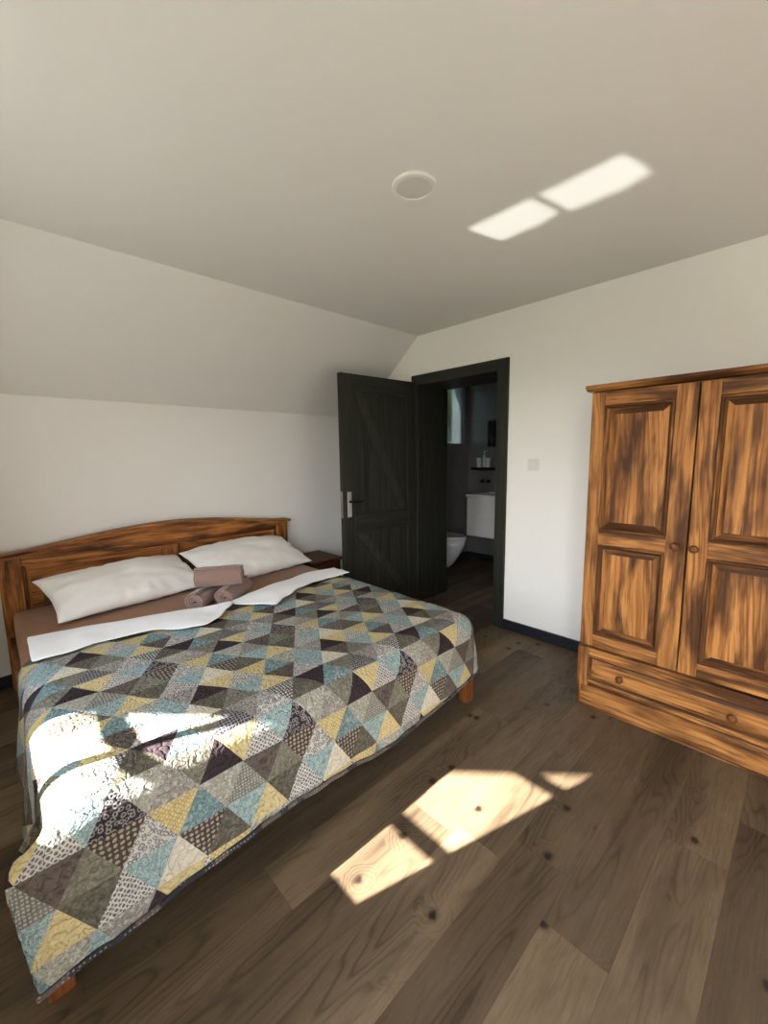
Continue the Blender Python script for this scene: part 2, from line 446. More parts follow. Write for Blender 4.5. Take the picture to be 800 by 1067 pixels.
for a, b in ((1.51, 1.522), (2.258, 2.27)): bw.box(BX - .06, BX - .02, 1.182, 1.688, a, b)
w3 = S(bw.build('window_3', plain('dark_window_frame', (.02, .022, .025), .4)))
def frosted():
    t = NT('frosted_glass')
    return t.bsdf((.055, .07, .072), .16, trans=1.0)
MB().box(BX - .043, BX - .037, 1.178, 1.692, 1.518, 2.262).build('pane', frosted(), w3)

# garden outside the bathroom window
def foliage():
    t = NT('garden_foliage'); n = t.noise(t.obj(), 9, 4, .6)
    c = t.ramp(n, [(.35, (.012, .022, .006)), (.52, (.06, .10, .022)), (.7, (.16, .22, .06))])
    return t.bsdf(c, .7, t.bump(n, .8, .05), spec=.2)
fo = MB(); rng = random.Random(3)
tree = thing('garden_tree', 'leafy green tree outside the bathroom window', 'tree', (-2.6, 3.6, -2.6))
for k in range(34):
    cx, cy, cz = -2.6 + rng.uniform(-.7, .9), 3.6 + rng.uniform(-1.0, 1.0), rng.uniform(1.7, 3.6); rr = rng.uniform(.3, .55)
    bm = bmesh.new(); bmesh.ops.create_icosphere(bm, subdivisions=3, radius=rr)
    i0 = len(fo.v)
    for v in bm.verts:
        p = v.co * (1 + .35 * noise.noise(v.co * 9 + Vector((k, 0, 0)))); fo.v.append((p.x + cx, p.y + cy, p.z + cz))
    for f in bm.faces: fo.f.append(tuple(i0 + v.index for v in f.verts)); fo.m.append(0)
    bm.free()
fo.build('foliage', foliage(), tree)
MB().lathe([(.16, -2.6), (.12, 0), (.07, 2.6)], (-2.6, 3.6, 0)).build('trunk', plain('bark', (.06, .04, .025), .9, var=.3), tree)
hs = MB()
for k in range(20): hs.box(-5.2 + .02 * (k % 2), -5.0, .6, 9.5, -2.6 + .24 * k, -2.6 + .24 * (k + 1) - .012)
tag(hs.build('neighbour_house_wall', plain('pale_siding', (.55, .62, .72), .7)), kind='structure')

# vanity, shelf, glasses, mirror, taps, toilet
v = thing('bathroom_vanity', 'white wall-hung vanity cabinet with two drawers in the dim bathroom', 'vanity', (.75, 1.33, .40))
wht = plain('white_lacquer', (.60, .585, .56), .3)
b = MB().box(.42, 1.30, 1.33, BY, .40, .875); b.build('body', wht, v, bevel=.003)
MB().box(.425, 1.295, 1.312, 1.329, .405, .632).build('drawer', wht, v, bevel=.003)
MB().box(.425, 1.295, 1.312, 1.329, .642, .870).build('drawer', wht, v, bevel=.003)
bs = MB()
bs.box(.41, 1.31, 1.305, BY, .876, .893)
bs.box(.41, .50, 1.305, BY, .893, .905); bs.box(1.22, 1.31, 1.305, BY, .893, .905); bs.box(.50, 1.22, 1.305, 1.36, .893, .905); bs.box(.50, 1.22, 1.69, BY, .893, .905)
bs.build('washbasin', plain('white_ceramic', (.66, .65, .64), .15), v, bevel=.004)
sh = tag(MB().box(.25, .95, BY - .16, BY, 1.185, 1.215).build('wall_shelf', M['black'], bevel=.003), 'thin black wall shelf above the white vanity', 'shelf')
def tumbler(x, y, h, r, lab):
    o = MB().lathe([(r * .8, .0), (r * .86, .004), (r, h), (r * .94, h), (r * .80, .008), (.001, .008)], (x, y, 1.215), n=20).build('glass_tumbler', GLS, smooth=True)
    return tag(o, lab, 'glass', 'tumblers on the bathroom shelf')
tg = NT('tumbler_glass'); GLS = tg.bsdf((.85, .87, .88), .2, trans=.35)
tumbler(.325, BY - .085, .12, .036, 'clear tumbler nearest the left end of the black bathroom shelf')
tumbler(.455, BY - .085, .12, .036, 'clear tumbler on the black bathroom shelf, below the mirror')
sd = thing('soap_dispenser', 'slim bottle with pump between two tumblers on the bathroom shelf', 'bottle', (.39, BY - .07, 1.215))
MB().lathe([(.022, 0), (.024, .01), (.024, .13), (.010, .15), (.010, .165)], (.39, BY - .07, 1.215), n=18).build('bottle', plain('frosted_bottle', (.55, .55, .55), .3), sd, smooth=True)
MB().lathe([(.006, .165), (.006, .20), (.011, .20), (.011, .208)], (.39, BY - .07, 1.215), n=12).box(.39, .43, BY - .074, BY - .066, 1.416, 1.424).build('pump', plain('pale_pump', (.62, .62, .6), .3), sd)
mr = thing('bathroom_mirror', 'dark framed mirror hanging above the bathroom shelf', 'mirror', (.8, BY, 1.49))
MB().box(.405, 1.21, BY - .030, BY, 1.47, 1.80).build('frame', plain('mirror_frame', (.03, .03, .032), .3, .8), mr, bevel=.003)
MB().box(.42, 1.195, BY - .034, BY - .0305, 1.485, 1.785).build('mirror_glass', plain('mirror_silver', (.55, .57, .57), .04, 1.0), mr)
for x, lb in ((.335, 'left black tap handle on the wall above the vanity'), (.425, 'right black tap handle on the wall above the vanity')):
    o = MB().lathe([(.024, 0), (.024, -.012), (.017, -.014), (.017, -.05), (.012, -.054)], (x, BY, 1.035), axis=1, n=16).build('tap_handle', M['black'], smooth=False)
    tag(o, lb, 'tap', 'black taps above the vanity')
tl = thing('toilet', 'white wall-hung toilet half hidden behind the bathroom doorway', 'toilet', (.35, 1.02, .1))
cer = plain('toilet_ceramic', (.64, .64, .63), .12)
def egg(cx, cy, a, b, n=32):
    out = []
    for k in range(n):
        t = 2 * PI * k / n; x = math.cos(t); y = math.sin(t)
        out.append((cx + (a if x > 0 else a * .8) * x, cy + b * y * (1 - .12 * max(0, x))))
    return out
bo = MB(); prof = [(.05, .58, .50), (.10, .68, .64), (.20, .82, .80), (.31, .95, .95), (.40, 1.0, 1.0)]
for j, (z, sa, sb) in enumerate(prof): bo.v += [(.10 + (x - .10) * sa, 1.02 + (y - 1.02) * sb, z) for x, y in egg(.33, 1.02, .27, .18)]
n = 32
for j in range(len(prof) - 1):
    for k in range(n): bo.f.append((j*n+k, j*n+(k+1)%n, (j+1)*n+(k+1)%n, (j+1)*n+k)); bo.m.append(0)
bo.f.append(tuple(reversed(range(n)))); bo.m.append(0); bo.f.append(tuple((len(prof)-1)*n+k for k in range(n))); bo.m.append(0)
bo.build('bowl', cer, tl, smooth=True)
MB().prism(egg(.33, 1.02, .275, .185), 2, .401, .418).build('seat', cer, tl, bevel=.004)
MB().prism(egg(.33, 1.02, .27, .18), 2, .419, .440).build('lid', cer, tl, bevel=.006)

# ------------------------------------------------------------------ the dark door leaf (local frame: x along the leaf from the hinge, y its thickness, z up)
ang = math.atan2(-.80, -.058)
D = thing('door_1', 'dark green-black plank door with diagonal braces standing open', None, (.800, -.028, .012), ang, kind='structure')
LW, LH, TH = .802, 2.008, .044
# local +x = towards free edge; visible face is the one facing +x world => local +y
d = MB()
fy = .0; by = -TH
d.box(0, .105, by, fy, 0, LH, 0); d.box(LW - .115, LW, by, fy, 0, LH, 0)
d.box(.105, LW - .115, by, fy, LH - .125, LH, 1); d.box(.105, LW - .115, by, fy, 0, .16, 1); d.box(.105, LW - .115, by, fy, .735, .895, 1)
d.build('leaf_frame', [M['dz'], M['dx']], D, local=True, bevel=.003)
pn = MB()
xs = [.105 + k * (LW - .22) / 6 for k in range(7)]
for a, b in zip(xs, xs[1:]):
    for z0_, z1_ in ((.16, .735), (.895, LH - .125)): pn.box(a + .002, b - .002, by + .012, fy - .016, z0_, z1_)
pn.box(.105, LW - .115, by + .014, fy - .020, .16, LH - .125)
pn.build('planking', M['dz'], D, local=True, bevel=.003)
for (za, zb_) in ((.895, LH - .125), (.16, .735)):
    br = MB(); w = .083
    # from the free side (top) down to the hinge side (bottom)
    xa, xb = LW - .118, .108
    if za < .5: xb = .23 if False else .108
    br.prism([(xa, zb_), (xa - w, zb_), (xb, za), (xb + w, za)], 1, fy - .016, fy - .002)
    br.build('diagonal_brace', darkwood('brace_wood', 2, (.020, .021, .016), (.045, .044, .033)), D, local=True, bevel=.002)
hd = MB().box(LW - .076, LW - .036, fy, fy + .006, .88, 1.085)
hp = hd.build('handle_plate', M['steel'], D, local=True, bevel=.002)
hl = MB().lathe([(.009, 0), (.009, .05)], (LW - .056, fy + .006, 1.005), axis=1, n=14)
hl.lathe([(.008, 0), (.009, -.06), (.008, -.125)], (LW - .056 + .005, fy + .05, 1.005), axis=0, n=14)
hl.build('lever', M['black'], hp, local=True, smooth=False, bevel=.001)
MB().box(LW - .0005, LW + .0025, by + .010, fy - .012, .875, 1.09).build('lock_plate', M['steel'], D, local=True)
for zc in (.25, 1.75):
    MB().lathe([(.008, -.05), (.008, .05)], (-.008, fy - .008, zc), n=12).build('hinge', M['black'], D, local=True)

# ------------------------------------------------------------------ wardrobe
WX0, WX1, WY = 2.507, 3.397, -.598
wd = thing('wardrobe', 'scorched pine two-door wardrobe with a wide drawer against the far wall', 'wardrobe', ((WX0 + WX1) / 2, -.3, 0))
c = MB()
c.box(WX0, WX0 + .022, WY + .024, -.02, .335, 1.685, 0); c.box(WX1 - .022, WX1, WY + .024, -.02, .335, 1.685, 0)
c.box(WX0 + .022, WX1 - .022, -.032, -.02, .335, 1.685, 0); c.box(WX0 + .022, WX1 - .022, WY + .03, -.032, 1.665, 1.685, 1); c.box(WX0 + .022, WX1 - .022, WY + .03, -.032, .336, .35, 1)
c.build('carcass', [M['sz'], M['sx']], wd, bevel=.002)
# crown with a rounded nose
nose = [(-.622, 1.694)] + [(-.624 - .007 * math.sin(a), 1.7045 - .0095 * math.cos(a)) for a in [k * PI / 8 for k in range(9)]] + [(-.02, 1.714), (-.02, 1.686), (-.606, 1.686)]
MB().prism([(y, z) for y, z in nose], 0, WX0 - .022, WX1 + .022).build('crown', M['sx'], wd, bevel=.0015)

def raised(mb, x0, x1, z0, z1, yf, ys, w, mf=0, ms=1, mh=2):
    """raised field: flat centre at yf, slopes out to ys over width w (front faces -y)"""
    A = [(x0, ys, z0), (x1, ys, z0), (x1, ys, z1), (x0, ys, z1)]
    Bq = [(x0 + w, yf, z0 + w), (x1 - w, yf, z0 + w), (x1 - w, yf, z1 - w), (x0 + w, yf, z1 - w)]
    n = 7; ww = (x1 - x0 - 2 * w)
    mb.quad(Bq, mf)
    for k in range(4):
        k2 = (k + 1) % 4
        mb.quad([A[k], A[k2], Bq[k2], Bq[k]], mh if k in (0, 2) else ms)
def moulding(mb, x0, x1, z0, z1, yo, prof, mv=0, mh=1):
    """profiled picture-frame ring inside an opening; prof = [(inset, y)...]"""
    for (a, ya), (b_, yb) in zip(prof, prof[1:]):
        A = [(x0 + a, ya, z0 + a), (x1 - a, ya, z0 + a), (x1 - a, ya, z1 - a), (x0 + a, ya, z1 - a)]
        Bq = [(x0 + b_, yb, z0 + b_), (x1 - b_, yb, z0 + b_), (x1 - b_, yb, z1 - b_), (x0 + b_, yb, z1 - b_)]
        for k in range(4):
            k2 = (k + 1) % 4
            mb.quad([A[k], A[k2], Bq[k2], Bq[k]], mh if k in (0, 2) else mv)
def knob(c, parent):
    MB().lathe([(.010, 0), (.009, -.010), (.015, -.014), (.0185, -.021), (.017, -.029), (.010, -.033), (.002, -.034)], c, axis=1, n=22).build('knob', M['knob'], parent, smooth=True)
gapx = 2.952
for (x0, x1, kx, px0, px1) in ((WX0 + .002, gapx - .003, 2.908, 2.572, 2.868), (gapx + .003, WX1 - .002, 2.980, 3.026, 3.336)):
    dr = MB(); yf, yb = WY, WY + .022; z0, z1 = .345, 1.678
    U0, U1, L0, L1 = .98, 1.613, .412, .908
    dr.box(x0, px0, yf, yb, z0, z1, 0); dr.box(px1, x1, yf, yb, z0, z1, 0)
    dr.box(px0, px1, yf, yb, U1, z1, 1); dr.box(px0, px1, yf, yb, L1, U0, 1); dr.box(px0, px1, yf, yb, z0, L0, 1)
    do = dr.build('door', [M['sz'], M['sx']], wd, bevel=.0025)
    for (a, b) in ((U0, U1), (L0, L1)):
        pm = MB()
        moulding(pm, px0, px1, a, b, yf, [(0, yf - .001), (.004, yf - .006), (.010, yf - .006), (.016, yf + .002), (.020, yf + .010), (.024, yf + .012)], 0, 1)
        pm.build('moulding', [M['mould'], M['mouldx']], do)
        pp = MB(); raised(pp, px0 + .022, px1 - .022, a + .022, b - .022, yf + .002, yf + .0125, .026, 0, 1, 2)
        pp.box(px0, px1, yf + .0128, yb, a, b, 0)
        pp.build('panel', [M['sz'], M['sz'], M['mouldx']], do)
    knob((kx, yf, .945), do)
bs = MB()
by0 = WY - .006
bs.box(WX0 - .004, WX0 + .054, by0, -.02, .0, .335, 0); bs.box(WX1 - .054, WX1 + .004, by0, -.02, .0, .335, 0)
bs.box(WX0 + .054, WX1 - .054, by0, -.02, .283, .335, 1); bs.box(WX0 + .054, WX1 - .054, by0 + .002, by0 + .03, .128, .152, 1)
bs.box(WX0 + .054, WX1 - .054, -.04, -.02, 0, .283, 1)
bs.build('drawer_housing', [M['sz'], M['sx']], wd, bevel=.003)
pl = MB(); pl.prism([(by0 - .004, 0), (by0 - .004, .108), (by0 + .004, .120), (by0 + .03, .127), (by0 + .03, 0)], 0, WX0 + .02, WX1 - .02); pl.box(WX0 + .016, WX1 - .016, by0 - .010, by0 - .004, 0, .012)
pl.build('plinth', M['sx'], wd, bevel=.002)
dw = MB(); dx0, dx1 = WX0 + .055, WX1 - .055
moulding(dw, dx0, dx1, .153, .282, by0, [(0, by0 + .003), (.006, by0 + .004), (.012, by0 + .014)], 1, 1)
raised(dw, dx0 + .012, dx1 - .012, .165, .270, by0 + .007, by0 + .014, .016, 0, 0, 0)
dw.box(dx0, dx1, by0 + .0145, by0 + .03, .153, .282, 0)
dwo = dw.build('drawer', [M['sx'], M['mouldx']], wd)
for kx in (2.718, 3.168): knob((kx, by0 + .007, .216), dwo)

# ------------------------------------------------------------------ bed
BY0, BY1 = -2.872, -.965; BC = (BY0 + BY1) / 2
bed = thing('bed', 'double bed frame of scorched wood with an arched headboard against the low wall', 'bed', (1.05, BC, 0))
arch = lambda y: .838 + .092 * (max(0, math.cos((y - BC) / (BY1 - BC) * PI * .5 * 1.0)) ** 1.35 if abs(y - BC) < BY1 - BC else 0)
N = 40; ys = [BY0 + .004 + (BY1 - BY0 - .008) * k / N for k in range(N + 1)]
hb = MB()
hb.box(.03, .095, BY0, BY0 + .105, 0, .832, 1); hb.box(.03, .095, BY1 - .105, BY1, 0, .832, 1)
hb.box(.036, .082, BC - .035, BC + .035, .30, .762, 1)
hb.box(.036, .082, BY0 + .105, BY1 - .105, .22, .36, 0)
inner = [y for y in ys if BY0 + .105 < y < BY1 - .105]
inner = [BY0 + .105] + inner + [BY1 - .105]
hb.prism([(y, arch(y) - .028) for y in inner] + [(y, .757) for y in reversed(inner)], 0, .036, .086, 0)
hbo = hb.build('headboard', [M['by'], M['bz']], bed, bevel=.004)
ye = [BY0 - .022] + ys + [BY1 + .022]
cr = MB()
cr.prism([(y, arch(y)) for y in ye] + [(y, arch(y) - .018) for y in reversed(ye)], 0, .020, .128, 0)
cr.prism([(y, arch(y) - .0185) for y in ys] + [(y, arch(y) - .036) for y in reversed(ys)], 0, .028, .108, 0)
cr.build('crown', M['by'], hbo, bevel=.004)
for (a, b) in ((BY0 + .105, BC - .035), (BC + .035, BY1 - .105)):
    p = MB(); p.box(.042, .058, a, b, .36, .757, 0)
    for w, xf in ((.0, .086), (.02, .070)):
        p.box(.058, xf, a + w, a + w + .018, .36 + w, .757 - w, 1); p.box(.058, xf, b - w - .018, b - w, .36 + w, .757 - w, 1)
        p.box(.058, xf, a + w + .018, b - w - .018, .757 - w - .018, .757 - w, 0); p.box(.058, xf, a + w + .018, b - w - .018, .36 + w, .36 + w + .018, 0)
    p.box(.058, .066, a + .09, b - .09, .42, .69, 0)
    p.build('panel', [M['by'], M['bz']], hbo, bevel=.003)
for y0_, y1_ in ((BY0 + .012, BY0 + .040), (BY1 - .040, BY1 - .012)):
    MB().box(.096, 2.03, y0_, y1_, .20, .34).build('side_rail', M['bx'], bed, bevel=.004)
MB().box(2.03, 2.058, BY0 + .075, BY1 - .075, .20, .33).build('foot_rail', M['by'], bed, bevel=.004)
for y0_ in (BY0 - .014, BY1 - .092):
    MB().box(2.032, 2.092, y0_, y0_ + .058, 0, .23).build('leg', M['leg'], bed, bevel=.005)
sb = MB()
for k in range(11): sb.box(.20 + k * .165, .28 + k * .165, BY0 + .042, BY1 - .042, .255, .272)
sb.build('slats', M['by'], bed)

# mattress with brown fitted sheet
def roundbox(name, x0, x1, y0, y1, z0, z1, r, mat, res=14):
    bm = bmesh.new(); bmesh.ops.create_cube(bm, size=1.0)
    for v_ in bm.verts: v_.co = Vector(((x0 + x1) / 2 + v_.co.x * (x1 - x0), (y0 + y1) / 2 + v_.co.y * (y1 - y0), (z0 + z1) / 2 + v_.co.z * (z1 - z0)))
    bmesh.ops.bevel(bm, geom=list(bm.edges), offset=r, segments=5, profile=.5, affect='EDGES')
    me = bpy.data.meshes.new(name); bm.to_mesh(me); bm.free(); me.materials.append(mat)
    for p in me.polygons: p.use_smooth = True
    o = bpy.data.objects.new(name, me); COL.objects.link(o); ROOTLOC[o.name] = Vector((0, 0, 0)); return o
mt = roundbox('mattress', .10, 2.02, -2.832, -1.015, .275, .498, .035, M['sheet'])
tag(mt, 'thick mattress in a brown fitted sheet on the wooden bed frame', 'mattress')

# ------------------------------------------------------------------ quilt
A_, HH = .1405, .110                       # triangle side (along y) and row height (along the bed)
S_FOOT, U0, U1, RR, ZQ = 2.03, -2.755, -1.092, .10, .5225
hem_tab = [(-3.0, .14), (-2.905, .142), (-2.786, .158), (-2.655, .156), (-2.553, .16), (-2.326, .161), (-2.031, .165), (-1.784, .138), (-1.538, .148), (-1.178, .187), (-1.08, .20)]
def s_end(u):
    k = min(1, max(0, (-2.35 - u) / .4)); k = k * k * (3 - 2 * k)
    return 2.187 + (.42 - interp(hem_tab, u)) + .030 * k
def s_head(u): return 1.0 + .02 * math.sin(u * 5.0)
def drape(u, s):
    ox = max(0.0, s - S_FOOT); oy = (u - U1) if u > U1 else (u - U0) if u < U0 else 0.0
    ay = abs(oy)
    L = (ox ** 12 + ay ** 12) ** (1 / 12)
    x, y = min(s, S_FOOT), min(max(u, U0), U1)
    q = RR * PI / 2
    puff = .0045 * noise.noise(Vector((u * 9, s * 9, 3))) + .006 * noise.noise(Vector((u * 3.2, s * 3.2, 9)))
    if L < 1e-9: return (x, y, ZQ + puff)
    nn = math.hypot(ox, ay); dx, dy = ox / nn, oy / nn
    if L < q: h = RR * math.sin(L / RR); dr = RR * (1 - math.cos(L / RR)); nz = math.cos(L / RR)
    else: h = RR + .11 * (L - q); dr = RR + (L - q); nz = 0.0
    fold = (.005 * math.sin(u * 17 + s * 2) + .002 * math.sin(u * 47)) * min(1, max(0, (ox - .15) / .3)) if ox > ay else (.012 * math.sin(s * 17)) * min(1, max(0, (ay - .15) / .3))
    h += fold + puff * (1 - nz)
    P = Vector((x + dx * h, y + dy * h, ZQ - dr + puff * nz))
    if oy < 0 and ox > 0:
        # at the near foot corner the cloth hangs straight on past the mattress, then folds back on itself
        w_ = min(1, ox / .17); w_ = w_ * w_ * (3 - 2 * w_)
        hx = RR * math.sin(ox / RR) if ox < q else RR + .11 * (ox - q)
        dx_ = RR * (1 - math.cos(ox / RR)) if ox < q else RR + (ox - q)
        EDG = -2.94 + .11 * max(0, ox - .2); over = max(0, EDG - u); d_ = u - EDG
        yy = EDG + .675 * math.sqrt(d_ * d_ + .0003) + .325 * d_; xx = S_FOOT + hx - min(over, .02) * .5 - over * .75
        P2 = Vector((xx, yy, ZQ - dx_ + puff * nz))
        P = P.lerp(P2, w_)
    return tuple(P)

def fabric(name, base, kind, c2, sc=60.0, amt=1.0):
    t = NT('quilt_' + name); uv0 = t.uv()
    nd_ = t.n('ShaderNodeTexNoise'); t.put(nd_.inputs['Vector'], uv0); nd_.inputs['Scale'].default_value = 55
    uv = t.vadd(uv0, t.vscale(nd_.outputs[1], .010))
    big = t.noise(uv, 30, 2)
    if kind == 'plain': c = t.mix(t.math('MULTIPLY', t.noise(uv, 180, 3, .6), amt), base, c2)
    elif kind == 'speck': c = t.mix(t.ramp(t.noise(uv, sc, 3, .65), [(.50, 0.0), (.58, amt)]), base, c2)
    elif kind == 'dots': c = t.mix(t.ramp(t.voronoi(uv, sc, .12, dim='2D'), [(.27, amt), (.36, 0.0)]), base, c2)
    elif kind == 'rings': c = t.mix(t.ramp(t.voronoi(uv, sc, .1, dim='2D'), [(.22, 0.0), (.30, amt), (.48, amt), (.56, 0.0)]), base, c2)
    elif kind == 'flower': c = t.mix(t.ramp(t.voronoi(uv, sc, .8, dim='2D'), [(.18, 0.0), (.24, amt), (.40, amt), (.46, 0.0)]), base, c2)
    else:
        sp = t.n('ShaderNodeSeparateXYZ'); t.t.links.new(uv, sp.inputs[0])
        fx = t.math('FRACT', t.math('MULTIPLY', sp.outputs[0], sc)); fy = t.math('FRACT', t.math('MULTIPLY', sp.outputs[1], sc))
        gx_ = t.math('GREATER_THAN', fx, .62); gy_ = t.math('GREATER_THAN', fy, .62)
        if kind == 'check': m_ = t.math('MAXIMUM', gx_, gy_)
        elif kind == 'grid': m_ = t.math('MULTIPLY', t.math('GREATER_THAN', fx, .42), t.math('GREATER_THAN', fy, .42))
        else: m_ = gy_
        c = t.mix(t.math('MULTIPLY', m_, amt), base, c2)
    c = t.mix(t.ramp(big, [(.3, 0.0), (.75, .22)]), c, tuple(k * .6 for k in base))
    # meandering quilting stitches and puckers
    n1 = t.noise(t.vadd(uv, (len(name), 3.0, 0)), 34, 1, .4, .3)
    st = t.math('ABSOLUTE', t.math('SUBTRACT', n1, .5))
    h = t.math('ADD', t.math('MULTIPLY', t.ramp(st, [(0, 0.0), (.07, 1.0)]), .7), t.math('MULTIPLY', t.noise(uv, 85, 2), 1.0))
    return t.bsdf(c, .88, t.bump(h, .8, .007), spec=.06)
FB = [
 ('plum', (0.033, 0.022, 0.025), 'plain', (0.064, 0.047, 0.052), 60, .6),                 #0
 ('plum_grid', (0.030, 0.024, 0.036), 'check', (0.309, 0.300, 0.292), 95, .75),             #1
 ('brown_dots', (0.077, 0.055, 0.040), 'dots', (0.361, 0.318, 0.266), 66, .9),              #2
 ('olive', (0.158, 0.146, 0.111), 'speck', (0.257, 0.240, 0.197), 120, .8),                 #3
 ('olive_dark', (0.099, 0.089, 0.067), 'speck', (0.163, 0.150, 0.116), 110, .8),          #4
 ('teal', (0.129, 0.201, 0.206), 'speck', (0.309, 0.369, 0.361), 110, .8),                  #5
 ('teal_pale', (0.210, 0.296, 0.296), 'flower', (0.429, 0.481, 0.463), 70, .7),             #6
 ('yellow', (0.550, 0.451, 0.237), 'speck', (0.395, 0.292, 0.120), 140, .6),                  #7
 ('yellow_net', (0.583, 0.484, 0.253), 'rings', (0.343, 0.240, 0.086), 70, .7),                #8
 ('cream', (0.583, 0.532, 0.420), 'speck', (0.497, 0.447, 0.352), 60, .6),                     #9
 ('white_rings', (0.138, 0.129, 0.120), 'rings', (0.567, 0.540, 0.497), 66, .95),              #10
 ('white_flower', (0.497, 0.472, 0.438), 'flower', (0.120, 0.111, 0.103), 72, .9),             #11
 ('mauve', (.235, .215, .190), 'speck', (.42, .395, .35), 110, .9),                  #12
 ('mauve_brown', (.120, .095, .082), 'speck', (.066, .052, .046), 80, .85),                  #13
 ('grey_grid', (0.172, 0.167, 0.142), 'grid', (0.429, 0.411, 0.361), 100, .8),               #14
 ('plum_flower', (0.041, 0.030, 0.034), 'flower', (0.292, 0.266, 0.257), 66, .9),           #15
 ('blue_dots', (0.047, 0.050, 0.067), 'dots', (0.361, 0.352, 0.334), 75, .85),              #16
 ('stone', (.290, .275, .228), 'speck', (.47, .45, .39), 120, .9),                  #17
 ('white_check', (0.086, 0.081, 0.077), 'grid', (0.567, 0.549, 0.515), 85, 1.0),              #18
]
FM = [fabric(*f) for f in FB]
ROWS = {   # printed repeat of the cloth: fabrics of 0up 0down 1up 1down 2up 2down 3up 3down, four cells wide
 0: (10, 6, 9, 2, 4, 6, 7, 4), 1: (11, 8, 5, 17, 14, 13, 3, 2), 2: (15, 17, 12, 3, 0, 7, 10, 6),
 3: (4, 0, 5, 3, 1, 12, 11, 18), 4: (7, 13, 11, 6, 9, 4, 3, 6), 5: (5, 17, 6, 12, 0, 7, 10, 8)}
def tri_id(u, s):
    """lattice triangle holding (u, s): row r counted up from s=2.42, half-index i"""
    fr = (2.42 - s) / HH; r = math.floor(fr); f = fr - r
    a = (u + 2.216) / A_ - (.5 if r % 2 else 0.0)      # vertices of the row's lower line at integers
    # upper line shifted by +-half; skew into lattice coordinates
    k = a - f * .5
    i = math.floor(k); g_ = k - i
    up = g_ + f < 1.0                                   # triangle standing on the lower line
    return (r, i, 0 if up else 1)
def tri_mat(key):
    r, i, t = key
    q_, m_ = divmod(r, 6)
    return ROWS[m_][((i + 2 * q_) % 4) * 2 + t]

def quilt():
    ua, ub, sa, sbm = -3.20, -.70, .93, 2.52
    bm = bmesh.new()
    vs = [bm.verts.new(p) for p in ((ua, sa, 0), (ub, sa, 0), (ub, sbm, 0), (ua, sbm, 0))]; bm.faces.new(vs)
    sub = 6
    def cut(co_, no_):
        bmesh.ops.bisect_plane(bm, geom=bm.verts[:] + bm.edges[:] + bm.faces[:], plane_co=co_, plane_no=no_, dist=1e-6)
    k = 0; hs = HH / sub
    ss = 2.42 - math.ceil((2.42 - sbm) / hs) * hs
    s_ = 2.42 + math.floor((sbm - 2.42) / hs) * hs
    while s_ > sa: cut((0, s_, 0), (0, 1, 0)); s_ -= hs
    # two families of diagonals: directions (A/2, -H) and (-A/2, -H)
    d1 = Vector((A_ / 2, -HH)); d2 = Vector((-A_ / 2, -HH))
    for dvec in (d1, d2):
        nrm = Vector((-dvec.y, dvec.x)).normalized()
        step = A_ / sub
        # lines through (u_j, 2.42)
        j0 = int(-4.0 / step); j1 = int(4.0 / step)
        for j in range(j0, j1):
            uj = -2.216 + j * step
            # skip lines that miss the rectangle
            us = [uj + dvec.x / dvec.y * (s__ - 2.42) for s__ in (sa, sbm)]
            if max(us) < ua or min(us) > ub: continue
            cut((uj, 2.42, 0), (nrm.x, nrm.y, 0))
    return bm
bm = quilt()
# trim to the wavy head edge and hem by squeezing the outermost strip
uvl = bm.loops.layers.uv.new('UVMap')
kill = []
for f in bm.faces:
    c_ = f.calc_center_median()
    if c_.y > s_end(c_.x) or c_.y < s_head(c_.x): kill.append(f)
    else: f.material_index = tri_mat(tri_id(c_.x, c_.y))
bmesh.ops.delete(bm, geom=kill, context='FACES')
for v_ in bm.verts:     # snap the ragged borders on to the outline
    e = s_end(v_.co.x); h_ = s_head(v_.co.x)
    if v_.is_boundary and -3.19 < v_.co.x < -.71:
        if abs(v_.co.y - e) < .03: v_.co.y = e
        elif abs(v_.co.y - h_) < .03: v_.co.y = h_
for f in bm.faces:
    f.smooth = True
    for l in f.loops: l[uvl].uv = (l.vert.co.x, l.vert.co.y)
hemverts = sorted([(v_.co.x) for v_ in bm.verts if v_.is_boundary and abs(v_.co.y - s_end(v_.co.x)) < 1e-4])
for v_ in bm.verts: v_.co = Vector(drape(v_.co.x, v_.co.y))
bmesh.ops.recalc_face_normals(bm, faces=bm.faces)
me = bpy.data.meshes.new('patchwork_quilt')
if sum(f.normal.z for f in bm.faces) < 0: bmesh.ops.reverse_faces(bm, faces=bm.faces)
bm.to_mesh(me); bm.free()
for m_ in FM: me.materials.append(m_)
q = bpy.data.objects.new('patchwork_quilt', me); COL.objects.link(q); ROOTLOC[q.name] = Vector((0, 0, 0))
so = q.modifiers.new('thick', 'SOLIDIFY'); so.thickness = .010; so.offset = -1
tag(q, 'patchwork quilt of printed triangles in plum, teal, yellow and grey over the bed', 'quilt')
